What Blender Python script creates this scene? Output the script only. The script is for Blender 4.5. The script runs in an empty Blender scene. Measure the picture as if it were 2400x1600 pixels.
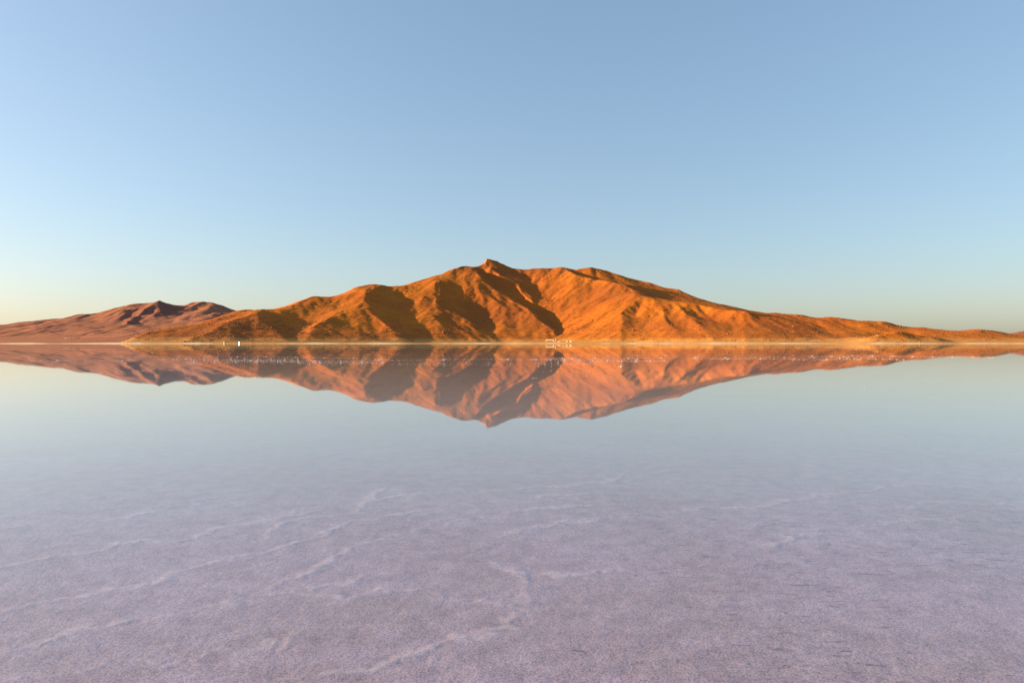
import bpy, math, random
import numpy as np
from mathutils import Vector

random.seed(7)
RNG = np.random.default_rng(7)
scene = bpy.context.scene
col = scene.collection
R = math.radians

# ------------------------------------------------------------------ camera
CAM_H = 1.6
FPX = 1600.0            # focal length in photo pixels (2400 px wide frame, 24 mm lens)
HOR = 804.0             # photo row of the horizon
cam_data = bpy.data.cameras.new('camera')
cam = bpy.data.objects.new('camera', cam_data)
col.objects.link(cam)
cam.location = (0, 0, CAM_H)
cam.rotation_euler = (R(90), 0, 0)
cam_data.sensor_width = 36.0
cam_data.lens = 24.0
cam_data.shift_y = (HOR - 800.0) / 2400.0
cam_data.clip_start = 0.05
cam_data.clip_end = 120000.0
scene.camera = cam

# ------------------------------------------------------------------ light
SUN_AZ = 85.0          # degrees to the left of the view direction
SUN_EL = 10.5
world = bpy.data.worlds.new('World')
scene.world = world
world.use_nodes = True
wn = world.node_tree
bg = wn.nodes['Background']
sky = wn.nodes.new('ShaderNodeTexSky')
sky.sky_type = 'NISHITA'
sky.sun_disc = False
sky.sun_elevation = R(SUN_EL)
sky.sun_rotation = R(-SUN_AZ)
sky.altitude = 450.0
sky.air_density = 1.18
sky.dust_density = 1.66
sky.ozone_density = 3.8
sky_gamma = wn.nodes.new('ShaderNodeGamma')
sky_gamma.inputs['Gamma'].default_value = 0.65
wn.links.new(sky.outputs['Color'], sky_gamma.inputs['Color'])
sky_wb = wn.nodes.new('ShaderNodeMix')          # white balance of the whole sky
sky_wb.data_type = 'RGBA'; sky_wb.blend_type = 'MULTIPLY'
sky_wb.inputs[0].default_value = 1.0
sky_wb.inputs[7].default_value = (1.03, 1.0, 1.005, 1)
wn.links.new(sky_gamma.outputs['Color'], sky_wb.inputs[6])
wn.links.new(sky_wb.outputs[2], bg.inputs['Color'])
bg.inputs['Strength'].default_value = 0.1
to_sun = Vector((-math.sin(R(SUN_AZ)) * math.cos(R(SUN_EL)), math.cos(R(SUN_AZ)) * math.cos(R(SUN_EL)), math.sin(R(SUN_EL))))
sun_data = bpy.data.lights.new('sun', 'SUN')
sun_data.energy = 5.0
sun_data.angle = R(0.5)
sun_data.color = (1.0, 0.70, 0.34)
sun = bpy.data.objects.new('sun', sun_data)
col.objects.link(sun)
sun.rotation_euler = to_sun.to_track_quat('Z', 'Y').to_euler()
scene.view_settings.view_transform = 'Standard'
scene.view_settings.look = 'None'
scene.view_settings.gamma = 1.0
scene.view_settings.use_curve_mapping = False
scene.view_settings.exposure = 1.9
scene.cycles.max_bounces = 8
scene.cycles.transparent_max_bounces = 12

# ------------------------------------------------------------------ helpers
def tag(o, label=None, cat=None, group=None, kind=None):
    if label: o['label'] = label
    if cat: o['category'] = cat
    if group: o['group'] = group
    if kind: o['kind'] = kind
    return o

def link(name, me, mat=None, parent=None):
    o = bpy.data.objects.new(name, me)
    col.objects.link(o)
    if me is not None and mat is not None and not me.materials:
        me.materials.append(mat)
    if parent is not None:
        o.parent = parent
    return o

def grid_mesh(name, X, Y, Z, keep=None, smooth=True, attrs=None):
    ny, nx = X.shape
    co = np.stack([X, Y, Z], -1).reshape(-1, 3).astype(np.float32)
    idx = np.arange(nx * ny).reshape(ny, nx)
    q = np.stack([idx[:-1, :-1], idx[:-1, 1:], idx[1:, 1:], idx[1:, :-1]], -1).reshape(-1, 4)
    attrs = {k: v.reshape(-1) for k, v in (attrs or {}).items()}
    if keep is not None:
        kq = (keep[:-1, :-1] | keep[:-1, 1:] | keep[1:, 1:] | keep[1:, :-1]).reshape(-1)
        q = q[kq]
        used = np.unique(q)
        remap = np.full(nx * ny, -1, dtype=np.int64); remap[used] = np.arange(len(used))
        q = remap[q]; co = co[used]
        attrs = {k: v[used] for k, v in attrs.items()}
    me = bpy.data.meshes.new(name)
    me.vertices.add(len(co)); me.vertices.foreach_set('co', co.ravel())
    me.loops.add(q.size); me.loops.foreach_set('vertex_index', q.ravel().astype(np.int32))
    me.polygons.add(len(q))
    me.polygons.foreach_set('loop_start', np.arange(0, q.size, 4, dtype=np.int32))
    me.polygons.foreach_set('use_smooth', np.full(len(q), smooth))
    for k, v in attrs.items():
        a = me.attributes.new(k, 'FLOAT', 'POINT')
        a.data.foreach_set('value', v.astype(np.float32))
    me.update(); me.validate()
    return me

def hash2(ix, iy, seed):
    h = (ix.astype(np.int64) * 374761393 + iy.astype(np.int64) * 668265263 + seed * 974634777) & 0xFFFFFFFF
    h = ((h ^ (h >> 13)) * 1274126177) & 0xFFFFFFFF
    h = ((h ^ (h >> 16)) * 2246822519) & 0xFFFFFFFF
    return ((h ^ (h >> 15)) & 0xFFFFFF) / float(0xFFFFFF)

def gnoise(x, y, seed=0):
    x0 = np.floor(x); y0 = np.floor(y)
    fx = x - x0; fy = y - y0
    ix = x0.astype(np.int64); iy = y0.astype(np.int64)
    u = fx * fx * fx * (fx * (fx * 6 - 15) + 10)
    v = fy * fy * fy * (fy * (fy * 6 - 15) + 10)
    def g(dx, dy):
        a = hash2(ix + dx, iy + dy, seed) * 2 * np.pi
        return np.cos(a) * (fx - dx) + np.sin(a) * (fy - dy)
    a = g(0, 0); b = g(1, 0); c = g(0, 1); d = g(1, 1)
    return ((a + (b - a) * u) * (1 - v) + (c + (d - c) * u) * v) * 1.5

def fbm(x, y, octv=5, seed=0, gain=0.5, lac=2.03):
    s = np.zeros_like(x); a = 1.0
    for i in range(octv):
        s += a * gnoise(x, y, seed + i * 17)
        x = x * lac + 3.1; y = y * lac - 1.7; a *= gain
    return s

def smooth01(e0, e1, x):
    t = np.clip((x - e0) / (e1 - e0), 0, 1)
    return t * t * (3 - 2 * t)

def blur(A, n):
    for _ in range(n):
        P = np.pad(A, 1, mode='edge')
        A = (P[:-2, 1:-1] + P[2:, 1:-1] + P[1:-1, :-2] + P[1:-1, 2:] + 4 * P[1:-1, 1:-1]) / 8
    return A

# ------------------------------------------------------------------ photo points to world points (each with its own real distance)
def at(u, v, Y):
    return ((u - 1200.0) / FPX * Y, Y, CAM_H - (v - HOR) / FPX * Y)
def P1(a, b, Y): return at(0 + a / 3.92, 660 + b / 3.92, Y)
def P2(a, b, Y): return at(400 + a / 3.92, 600 + b / 3.92, Y)
def P3(a, b, Y): return at(800 + a / 3.92, 560 + b / 3.92, Y)
def P4(a, b, Y): return at(1300 + a / 3.92, 560 + b / 3.92, Y)
def P5(a, b, Y): return at(1800 + a / 3.92, 660 + b / 3.92, Y)
def PP(f, pts): return [f(*p) for p in pts]

def solve_terrain(lines, x0, x1, y0, y1, cell, levels=4, iters=(400, 250, 160, 110), edge=-6.0, soften=2):
    """harmonic surface through ridge and valley lines"""
    Z = None
    for L in range(levels):
        c = cell * 2 ** (levels - 1 - L)
        nx = int(round((x1 - x0) / c)) + 1; ny = int(round((y1 - y0) / c)) + 1
        S = np.zeros((ny, nx)); N = np.zeros((ny, nx))
        for ln in lines:
            ln = np.asarray(ln, float)
            for a, b in zip(ln[:-1], ln[1:]):
                n = max(2, int(np.hypot(*(b - a)[:2]) / (c * 0.4)))
                t = np.linspace(0, 1, n)[:, None]
                p = a + (b - a) * t
                i = np.rint((p[:, 0] - x0) / c).astype(int); j = np.rint((p[:, 1] - y0) / c).astype(int)
                ok = (i >= 0) & (i < nx) & (j >= 0) & (j < ny)
                np.add.at(S, (j[ok], i[ok]), p[ok, 2]); np.add.at(N, (j[ok], i[ok]), 1)
        fix = N > 0
        val = np.where(fix, S / np.maximum(N, 1), 0)
        fix[0, :] = fix[-1, :] = True; fix[:, 0] = fix[:, -1] = True
        val[0, :] = val[-1, :] = edge; val[:, 0] = val[:, -1] = edge
        if Z is None:
            Z = np.where(fix, val, 0.0)
        else:
            py, px = Z.shape
            gx = np.linspace(0, px - 1, nx); gy = np.linspace(0, py - 1, ny)
            ix = np.minimum(gx.astype(int), px - 2); iy = np.minimum(gy.astype(int), py - 2)
            fx = (gx - ix)[None, :]; fy = (gy - iy)[:, None]
            Z = (Z[iy][:, ix] * (1 - fx) + Z[iy][:, ix + 1] * fx) * (1 - fy) + (Z[iy + 1][:, ix] * (1 - fx) + Z[iy + 1][:, ix + 1] * fx) * fy
            Z = np.where(fix, val, Z)
        for _ in range(iters[L]):
            M = 0.25 * (Z[:-2, 1:-1] + Z[2:, 1:-1] + Z[1:-1, :-2] + Z[1:-1, 2:])
            Z[1:-1, 1:-1] = np.where(fix[1:-1, 1:-1], val[1:-1, 1:-1], Z[1:-1, 1:-1] + 1.0 * (M - Z[1:-1, 1:-1]))
    Z = blur(Z, soften)
    xs = np.linspace(x0, x1, nx); ys = np.linspace(y0, y1, ny)
    X, Y = np.meshgrid(xs, ys)
    return X, Y, Z, c

def gullies(X, Y, Z, cell, sizes, amp, seed=3):
    """drainage lines that follow the fall of the slope, branching from size to size"""
    for k, s in enumerate(sizes):
        base = blur(Z, 6 if s > 60 else 3)
        gy, gx = np.gradient(base, cell)
        sl = np.hypot(gx, gy) + 1e-6
        px = -gy / sl; py = gx / sl
        ci = np.floor(X / s).astype(np.int64); cj = np.floor(Y / s).astype(np.int64)
        acc = np.zeros_like(Z); wsum = np.zeros_like(Z)
        for di in (-1, 0, 1):
            for dj in (-1, 0, 1):
                ii = ci + di; jj = cj + dj
                cx = (ii + hash2(ii, jj, seed + k * 5)) * s; cy = (jj + hash2(ii, jj, seed + k * 5 + 1)) * s
                dx = X - cx; dy = Y - cy
                w = np.exp(-2.2 * (dx * dx + dy * dy) / (s * s))
                ph = (dx * px + dy * py) * (2 * np.pi / (s * 0.85)) + hash2(ii, jj, seed + k * 5 + 2) * 1.2
                acc += w * np.cos(ph); wsum += w
        h = acc / (wsum + 0.05)
        h = 1 - np.abs(h) ** 0.8 * 1.0 if False else h
        Z = Z + h * s * amp * np.minimum(sl, 0.7) * smooth01(2, 30, Z)
    return Z

# ------------------------------------------------------------------ main mountain: ridge (c) and valley (v) lines
def Y_base(v):
    """distance of the mean slope seen at a photo row"""
    return 3030.0 + 9.2 * (HOR - v)
def SK(f, pts):
    """skyline points set a little behind the mean slope, the right hand shoulder farther back"""
    r = []
    for a, b, _ in pts:
        x, y, z = f(a, b, 1000.0)
        u = 1200 + x / y * FPX; v = HOR - (z - CAM_H) / y * FPX
        r.append(at(u, v, Y_base(v) + float(np.interp(u, [290, 420, 1380, 1500, 1750, 1850, 1950], [0, 60, 60, 300, 280, 150, 90]))))
    return r
def RG(f, pts, off, join):
    """a spur stands nearer than the mean slope (off < 0), a valley lies farther back (off > 0)"""
    r = []
    for i, (a, b, _) in enumerate(pts):
        x, y, z = f(a, b, 1000.0)
        u = 1200 + x / y * FPX; v = HOR - (z - CAM_H) / y * FPX
        k = float(np.interp(v, [750, 792], [1.0, 0.3]))
        r.append(at(u, v, Y_base(v) + (60.0 if join and i == 0 else 0.66 * off * k)))
    return r

main_lines = [
    # skyline, left to right
    SK(P1, [(1140, 556, 3050), (1280, 492, 3250), (1400, 442, 3400), (1600, 408, 3600), (1850, 384, 3750), (2000, 330, 3850), (2150, 266, 3950), (2250, 250, 3950), (2350, 254, 3900)]),
    SK(P2, [(765, 494, 3900), (850, 485, 3900), (930, 490, 4000), (1040, 487, 4150), (1100, 465, 4300), (1200, 405, 4500), (1300, 362, 4650), (1350, 365, 4650), (1430, 380, 4600), (1600, 345, 4450), (1680, 290, 4350), (1800, 262, 4250), (1870, 253, 4200), (1900, 262, 4150), (1950, 262, 4150), (2020, 290, 4200), (2040, 279, 4300), (2190, 265, 4450), (2230, 245, 4500), (2352, 200, 4600)]),
    SK(P3, [(700, 390, 4550), (850, 335, 4620), (920, 325, 4640), (1000, 285, 4680), (1080, 250, 4700), (1150, 243, 4700), (1220, 262, 4700), (1240, 256, 4800), (1300, 225, 4880), (1350, 188, 4920), (1400, 195, 4920), (1500, 230, 4880), (1560, 265, 4850), (1700, 280, 4850), (1800, 265, 4820), (1950, 265, 4780), (2030, 253, 4750), (2150, 286, 4850), (2200, 270, 4920), (2300, 252, 4950)]),
    SK(P4, [(340, 253, 4950), (500, 290, 4900), (530, 308, 4880), (650, 345, 4850), (800, 385, 4800), (900, 408, 4750), (1000, 445, 4700), (1140, 460, 4650), (1170, 485, 4600), (1270, 520, 4550), (1380, 570, 4450), (1600, 608, 4300), (1750, 660, 4100), (1830, 670, 3950), (1950, 690, 3900), (2020, 670, 3850), (2130, 692, 3800), (2260, 692, 3750), (2352, 730, 3750)]),
    PP(P5, [(400, 340, 3750), (520, 325, 3720), (600, 318, 3700), (690, 340, 3680), (770, 345, 3680), (840, 368, 3660), (910, 355, 3600), (1100, 365, 3560), (1200, 405, 3540), (1290, 430, 3540), (1410, 412, 3540), (1520, 435, 3520), (1740, 462, 3500), (1870, 437, 3450), (1960, 435, 3440), (2100, 450, 3420), (2240, 480, 3400), (2420, 540, 3350)]),
    # left foothill spurs
    RG(P1, [(2340, 262, 3850), (2150, 345, 3550), (1900, 450, 3260), (1690, 554, 3040)], -60, 1),
    RG(P1, [(2080, 345, 3800), (1950, 420, 3560), (1850, 475, 3360), (1740, 525, 3180), (1620, 558, 3060)], 60, 0),
    RG(P2, [(850, 485, 3900), (770, 510, 3760), (860, 600, 3520), (960, 690, 3270), (1090, 792, 3030)], -60, 1),
    RG(P2, [(770, 510, 3760), (640, 600, 3480), (560, 680, 3260), (520, 792, 3040)], -60, 0),
    RG(P2, [(430, 700, 3230), (360, 792, 3060)], 20, 0),
    RG(P2, [(700, 690, 3270), (740, 792, 3060)], 25, 0),
    # valley left of spur A
    RG(P2, [(1150, 500, 4050), (1130, 600, 3760), (1170, 690, 3450), (1190, 792, 3080)], 90, 0),
    RG(P2, [(1550, 430, 4200), (1400, 540, 3850), (1270, 640, 3560), (1200, 720, 3330)], 90, 0),
    # spur A
    RG(P2, [(1900, 262, 4150), (1800, 330, 3960), (1775, 400, 3820), (1785, 465, 3680), (1900, 560, 3500), (2050, 680, 3270), (2190, 792, 3030)], -90, 1),
    RG(P2, [(1785, 465, 3680), (1620, 500, 3600), (1450, 560, 3480), (1330, 622, 3380), (1275, 680, 3240), (1230, 740, 3100), (1200, 794, 3040)], -60, 0),
    RG(P2, [(1480, 622, 3330), (1600, 690, 3190), (1770, 794, 3030)], -30, 0),
    RG(P2, [(1560, 600, 3430), (1680, 680, 3250), (1830, 792, 3060)], 20, 0),
    # valley right of spur A
    RG(P3, [(450, 450, 4170), (400, 520, 4020), (430, 640, 3780), (520, 760, 3500), (610, 860, 3270), (680, 948, 3070)], 90, 0),
    # spur C2
    RG(P3, [(880, 335, 4630), (900, 400, 4500), (910, 490, 4300), (880, 590, 4080), (885, 660, 3920), (900, 735, 3760), (980, 790, 3600), (1100, 842, 3380), (1200, 885, 3200), (1280, 946, 3030)], -70, 1),
    RG(P3, [(960, 440, 4480), (960, 540, 4270), (930, 610, 4100)], 50, 0),
    RG(P3, [(890, 650, 3960), (1060, 672, 3840), (1140, 740, 3660), (1230, 830, 3410), (1340, 872, 3240), (1440, 947, 3030)], -50, 0),
    RG(P3, [(930, 735, 3830), (1040, 790, 3620), (1160, 846, 3410), (1260, 895, 3230), (1330, 948, 3060)], 30, 0),
    RG(P3, [(1000, 580, 4200), (1120, 670, 3990), (1230, 760, 3740), (1340, 850, 3450), (1430, 915, 3220), (1500, 950, 3080)], 70, 0),
    # spur C3 with its two crests
    RG(P3, [(1220, 262, 4700), (1255, 320, 4560), (1290, 380, 4430), (1360, 420, 4330), (1430, 470, 4230), (1550, 540, 4090), (1660, 600, 3960), (1760, 670, 3810), (1860, 760, 3600), (1960, 860, 3330)], -95, 1),
    RG(P3, [(1290, 385, 4420), (1245, 445, 4280), (1300, 505, 4140), (1400, 555, 4020), (1490, 605, 3900), (1600, 660, 3760), (1740, 700, 3640), (1870, 800, 3400), (1960, 870, 3240)], -85, 0),
    RG(P3, [(1310, 430, 4330), (1400, 505, 4180), (1550, 590, 3990), (1700, 675, 3790)], -60, 0),
    RG(P3, [(1740, 700, 3640), (1500, 705, 3560), (1440, 780, 3380), (1450, 850, 3230)], -40, 0),
    RG(P3, [(1300, 640, 3900), (1330, 740, 3640), (1390, 830, 3420)], 60, 0),
    RG(P3, [(1560, 880, 3180), (1720, 905, 3100), (1850, 948, 3030)], 0, 0),
    # amphitheatre
    RG(P3, [(1250, 290, 4740), (1400, 400, 4600), (1560, 520, 4360), (1700, 620, 4160), (1820, 700, 3960), (1930, 790, 3700), (2010, 860, 3460), (1990, 910, 3240), (1930, 950, 3080)], 120, 0),
    RG(P3, [(1380, 260, 4880), (1400, 295, 4800), (1480, 335, 4720), (1600, 395, 4600), (1690, 490, 4430), (1740, 570, 4300)], -25, 0),
    RG(P3, [(1560, 300, 4700), (1680, 370, 4600), (1790, 470, 4400), (1850, 560, 4200)], 120, 0),
    # right face and its lower spurs
    RG(P4, [(65, 255, 4750), (190, 330, 4590), (400, 370, 4440), (620, 405, 4290), (770, 495, 4120), (900, 535, 4020), (1100, 570, 3930), (1300, 595, 3860), (1480, 640, 3780), (1700, 662, 3750), (1830, 672, 3900)], -70, 1),
    RG(P4, [(190, 300, 4880), (340, 352, 4700), (640, 425, 4500), (800, 497, 4380), (1000, 552, 4250), (1250, 592, 4130), (1480, 642, 4000)], 150, 0),
    RG(P4, [(400, 370, 4440), (330, 500, 4150), (300, 620, 3850), (230, 760, 3500), (200, 880, 3180), (190, 948, 3040)], 10, 0),
    RG(P4, [(770, 495, 4120), (720, 590, 3900), (610, 680, 3680), (630, 750, 3520), (560, 850, 3270), (500, 944, 3040)], -150, 0),
    RG(P4, [(480, 560, 4000), (430, 700, 3620), (380, 830, 3280), (360, 946, 3060)], -75, 0),
    RG(P4, [(830, 600, 3950), (740, 690, 3740), (800, 790, 3480), (850, 870, 3280), (820, 944, 3070)], -55, 0),
    RG(P4, [(900, 540, 4010), (940, 620, 3850), (1000, 700, 3680), (1000, 790, 3460), (930, 880, 3220), (900, 946, 3040)], -120, 0),
    RG(P4, [(1000, 700, 3680), (1080, 790, 3440), (1160, 850, 3270), (1190, 900, 3150), (1320, 948, 3030)], -120, 0),
    RG(P4, [(1080, 640, 3860), (1060, 740, 3640), (1160, 810, 3460), (1280, 850, 3330), (1400, 920, 3140)], -50, 0),
    RG(P4, [(1100, 572, 3930), (1190, 648, 3760), (1290, 770, 3560), (1390, 880, 3250), (1480, 948, 3040)], -110, 0),
    RG(P4, [(1320, 640, 3830), (1400, 740, 3640), (1650, 800, 3500), (1900, 850, 3380), (2100, 930, 3120)], 40, 0),
    RG(P4, [(1900, 700, 3850), (1960, 800, 3620), (2100, 870, 3400), (2330, 930, 3150)], 40, 0),
    RG(P4, [(1480, 880, 3240), (1640, 850, 3300), (1800, 870, 3230), (1760, 944, 3040)], -30, 0),
    PP(P5, [(910, 357, 3600), (900, 420, 3480), (800, 470, 3360), (700, 545, 3120)]),
    PP(P5, [(600, 320, 3700), (640, 400, 3520), (560, 470, 3360), (380, 548, 3090)]),
    PP(P5, [(1410, 414, 3540), (1400, 470, 3300), (1420, 510, 3150)]),
    PP(P5, [(1150, 520, 3300), (1050, 545, 3150)]),
    # front mound on the right
    PP(P5, [(880, 553, 2990), (950, 530, 3010), (1040, 485, 3060), (1160, 446, 3110), (1250, 452, 3120), (1330, 490, 3100), (1480, 508, 3060), (1560, 535, 3020), (1610, 556, 2990)]),
    PP(P5, [(1960, 437, 3440), (1900, 500, 3200), (1850, 552, 3020)]),
    PP(P5, [(2240, 482, 3400), (2260, 530, 3120)]),
]
shore = [at(u, 0, Y)[:2] + (0.2,) for u, Y in [(250, 3010), (420, 3015), (560, 3000), (680, 3010), (760, 3030), (860, 3010), (1000, 3040), (1130, 3000), (1180, 3020), (1260, 2930), (1290, 2900), (1350, 2900), (1400, 2950), (1500, 3050), (1620, 3005), (1700, 3045), (1830, 3020), (1900, 3060), (2000, 3020), (2080, 2970), (2180, 2965), (2250, 3010), (2420, 2990), (2600, 3000)]]
main_lines.append(shore)
back = [at(u, 0, Y)[:2] + (z,) for u, Y, z in [(200, 3900, 0), (420, 4500, 5), (700, 5500, 10), (1100, 6100, 30), (1500, 6000, 20), (1900, 5200, 5), (2300, 4500, 0), (2500, 4100, 0)]]
main_lines.append(back)
# in plan the massif bends round a bay: its left arm looks away from the low sun, its right arm towards it
def bend(u):
    return float(np.interp(u, [200, 500, 900, 1180, 1290, 1500, 1750, 2000, 2400], [-600, -440, -70, 200, 210, 0, -220, -260, -260]))
def bent(p):
    x, y, z = p
    k = (y + bend(1200 + x / y * FPX)) / y
    return (x * k, y * k, CAM_H + (z - CAM_H) * k if z > 1.0 else z)
main_lines.append([at(u, 0, Y)[:2] + (-3.0,) for u, Y in [(150, 2950), (262, 3000), (272, 3200), (285, 3400), (300, 3800), (330, 4300)]])
main_lines = [[bent(p) for p in ln] for ln in main_lines]

MX, MY, MZ, MC = solve_terrain(main_lines, -2400, 3360, 2160, 6300, 6.0, soften=14)
MZ = np.maximum(MZ, blur(MZ, 70))           # crests stay sharp, valleys fill and round out
MZ0 = MZ.copy()
MZ = gullies(MX, MY, MZ, MC, (260, 140, 70), 0.038)
rough = fbm(MX / 90, MY / 90, 5, 11)
MZ = MZ + rough * 1.3 * smooth01(3, 60, MZ0) + fbm(MX / 22, MY / 22, 3, 31) * 0.6 * smooth01(2, 20, MZ0)
pk = bent(SK(P3, [(1350, 188, 0)])[0])       # rocky cap of the summit
cap = np.exp(-(((MX - pk[0] - 12) / 75) ** 2 + ((MY - pk[1] + 25) / 90) ** 2))
MZ = MZ + cap * (7 + 18 * (np.abs(fbm(MX / 34, MY / 34, 4, 83)) - 0.25))
crag = smooth01(0.15, 0.5, fbm(MX / 170, MY / 170, 4, 87)) * smooth01(60, 140, MZ0)
MZ = MZ + crag * 3.2 * (0.3 - np.abs(fbm(MX / 26, MY / 26, 3, 89)))   # broken rock bands
MZ = np.where(MZ0 < 0.3, np.minimum(MZ, MZ0), MZ)

def mnode(nt, t, **kw):
    n = nt.nodes.new(t)
    for k, v in kw.items():
        setattr(n, k, v)
    return n

def new_mat(name):
    m = bpy.data.materials.new(name)
    m.use_nodes = True
    nt = m.node_tree
    return m, nt, nt.nodes['Principled BSDF'], nt.links

def ramp(nt, stops, interp='LINEAR'):
    r = nt.nodes.new('ShaderNodeValToRGB')
    r.color_ramp.interpolation = interp
    e = r.color_ramp.elements
    while len(e) < len(stops): e.new(0.5)
    for i, (p, c) in enumerate(stops):
        e[i].position = p
        e[i].color = (c + (1,)) if len(c) == 3 else c
    return r

def noise(nt, links, vec, scale, detail=5, rough=0.55):
    n = nt.nodes.new('ShaderNodeTexNoise')
    n.inputs['Scale'].default_value = scale
    n.inputs['Detail'].default_value = detail
    n.inputs['Roughness'].default_value = rough
    links.new(vec, n.inputs['Vector'])
    return n

def mixc(nt, links, fac, a, b, blend='MIX'):
    n = nt.nodes.new('ShaderNodeMix'); n.data_type = 'RGBA'; n.blend_type = blend
    for sock, v in ((n.inputs[0], fac), (n.inputs[6], a), (n.inputs[7], b)):
        if isinstance(v, (int, float)): sock.default_value = v
        elif isinstance(v, tuple): sock.default_value = v + (1,)
        else: links.new(v, sock)
    return n.outputs[2]

def earth_material(name, soil, grass, rock, pale, bump_m=2.0, shelf=None):
    m, nt, bsdf, L = new_mat(name)
    geo = mnode(nt, 'ShaderNodeNewGeometry')
    pos = geo.outputs['Position']
    big = noise(nt, L, pos, 0.0035, 6)
    mid = noise(nt, L, pos, 0.022, 6, 0.62)
    fine = noise(nt, L, pos, 0.16, 4, 0.75)
    r1 = ramp(nt, [(0.38, (0, 0, 0)), (0.62, (1, 1, 1))]); L.new(big.outputs['Fac'], r1.inputs[0])
    c = mixc(nt, L, r1.outputs[0], soil, grass)
    vast = noise(nt, L, pos, 0.0013, 3)
    r0 = ramp(nt, [(0.42, (0, 0, 0)), (0.62, (0.75, 0.75, 0.75))]); L.new(vast.outputs['Fac'], r0.inputs[0])
    c = mixc(nt, L, r0.outputs[0], c, tuple(0.6 * a_ + 0.01 for a_ in soil))
    r2 = ramp(nt, [(0.48, (0, 0, 0)), (0.7, (0.9, 0.9, 0.9))]); L.new(mid.outputs['Fac'], r2.inputs[0])
    c = mixc(nt, L, r2.outputs[0], c, rock)
    r3 = ramp(nt, [(0.54, (0, 0, 0)), (0.74, (0.5, 0.5, 0.5))]); L.new(fine.outputs['Fac'], r3.inputs[0])
    c = mixc(nt, L, r3.outputs[0], c, tuple(0.4 * a for a in rock))
    r4 = ramp(nt, [(0.28, (0.45, 0.45, 0.45)), (0.43, (0, 0, 0))]); L.new(fine.outputs['Fac'], r4.inputs[0])
    c = mixc(nt, L, r4.outputs[0], c, pale)
    if shelf:
        # pale crusted toe of the slope and the faint level lines of old lake shores
        sep = mnode(nt, 'ShaderNodeSeparateXYZ'); L.new(pos, sep.inputs[0])
        wob = mnode(nt, 'ShaderNodeMath', operation='MULTIPLY_ADD'); L.new(mid.outputs['Fac'], wob.inputs[0]); wob.inputs[1].default_value = -46.0; L.new(sep.outputs[2], wob.inputs[2])
        toe = mnode(nt, 'ShaderNodeMapRange'); L.new(wob.outputs[0], toe.inputs[0]); toe.inputs[1].default_value = 4.0; toe.inputs[2].default_value = -10.0; toe.inputs[3].default_value = 0.0; toe.inputs[4].default_value = 0.7
        c = mixc(nt, L, toe.outputs[0], c, shelf)
        wv = mnode(nt, 'ShaderNodeMath', operation='MULTIPLY_ADD'); L.new(big.outputs['Fac'], wv.inputs[0]); wv.inputs[1].default_value = 8.0; L.new(sep.outputs[2], wv.inputs[2])
        for z0 in (24.0, 57.0):
            d = mnode(nt, 'ShaderNodeMath', operation='SUBTRACT'); L.new(wv.outputs[0], d.inputs[0]); d.inputs[1].default_value = z0
            ab = mnode(nt, 'ShaderNodeMath', operation='ABSOLUTE'); L.new(d.outputs[0], ab.inputs[0])
            mr = mnode(nt, 'ShaderNodeMapRange'); L.new(ab.outputs[0], mr.inputs[0]); mr.inputs[1].default_value = 1.6; mr.inputs[2].default_value = 0.4; mr.inputs[3].default_value = 0.0; mr.inputs[4].default_value = 0.45
            mm = mnode(nt, 'ShaderNodeMath', operation='MULTIPLY'); L.new(mr.outputs[0], mm.inputs[0]); L.new(r4.outputs[0], mm.inputs[1])
            mm2 = mnode(nt, 'ShaderNodeMath', operation='ADD', use_clamp=True); L.new(mm.outputs[0], mm2.inputs[0])
            mm3 = mnode(nt, 'ShaderNodeMath', operation='MULTIPLY'); L.new(mr.outputs[0], mm3.inputs[0]); mm3.inputs[1].default_value = 0.5; L.new(mm3.outputs[0], mm2.inputs[1])
            c = mixc(nt, L, mm2.outputs[0], c, shelf)
    L.new(c, bsdf.inputs['Base Color'])
    bsdf.inputs['Roughness'].default_value = 0.95
    bsdf.inputs['Specular IOR Level'].default_value = 0.05
    b = mnode(nt, 'ShaderNodeBump'); b.inputs['Strength'].default_value = 1.0; b.inputs['Distance'].default_value = bump_m
    mx = mnode(nt, 'ShaderNodeMath', operation='MULTIPLY_ADD'); L.new(mid.outputs['Fac'], mx.inputs[0]); mx.inputs[1].default_value = 1.0; L.new(fine.outputs['Fac'], mx.inputs[2])
    L.new(mx.outputs[0], b.inputs['Height'])
    L.new(b.outputs[0], bsdf.inputs['Normal'])
    return m

mat_mountain = earth_material('ochre_slope', (0.46, 0.124, 0.016), (0.45, 0.143, 0.014), (0.33, 0.080, 0.015), (0.52, 0.165, 0.03), 0.7, shelf=(0.56, 0.29, 0.085))
me = grid_mesh('mountain', MX, MY, MZ, keep=MZ > -1.0)
mountain = tag(link('mountain', me, mat_mountain), 'broad orange mountain with dark gullied flanks rising behind the flat', kind='structure')

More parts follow.
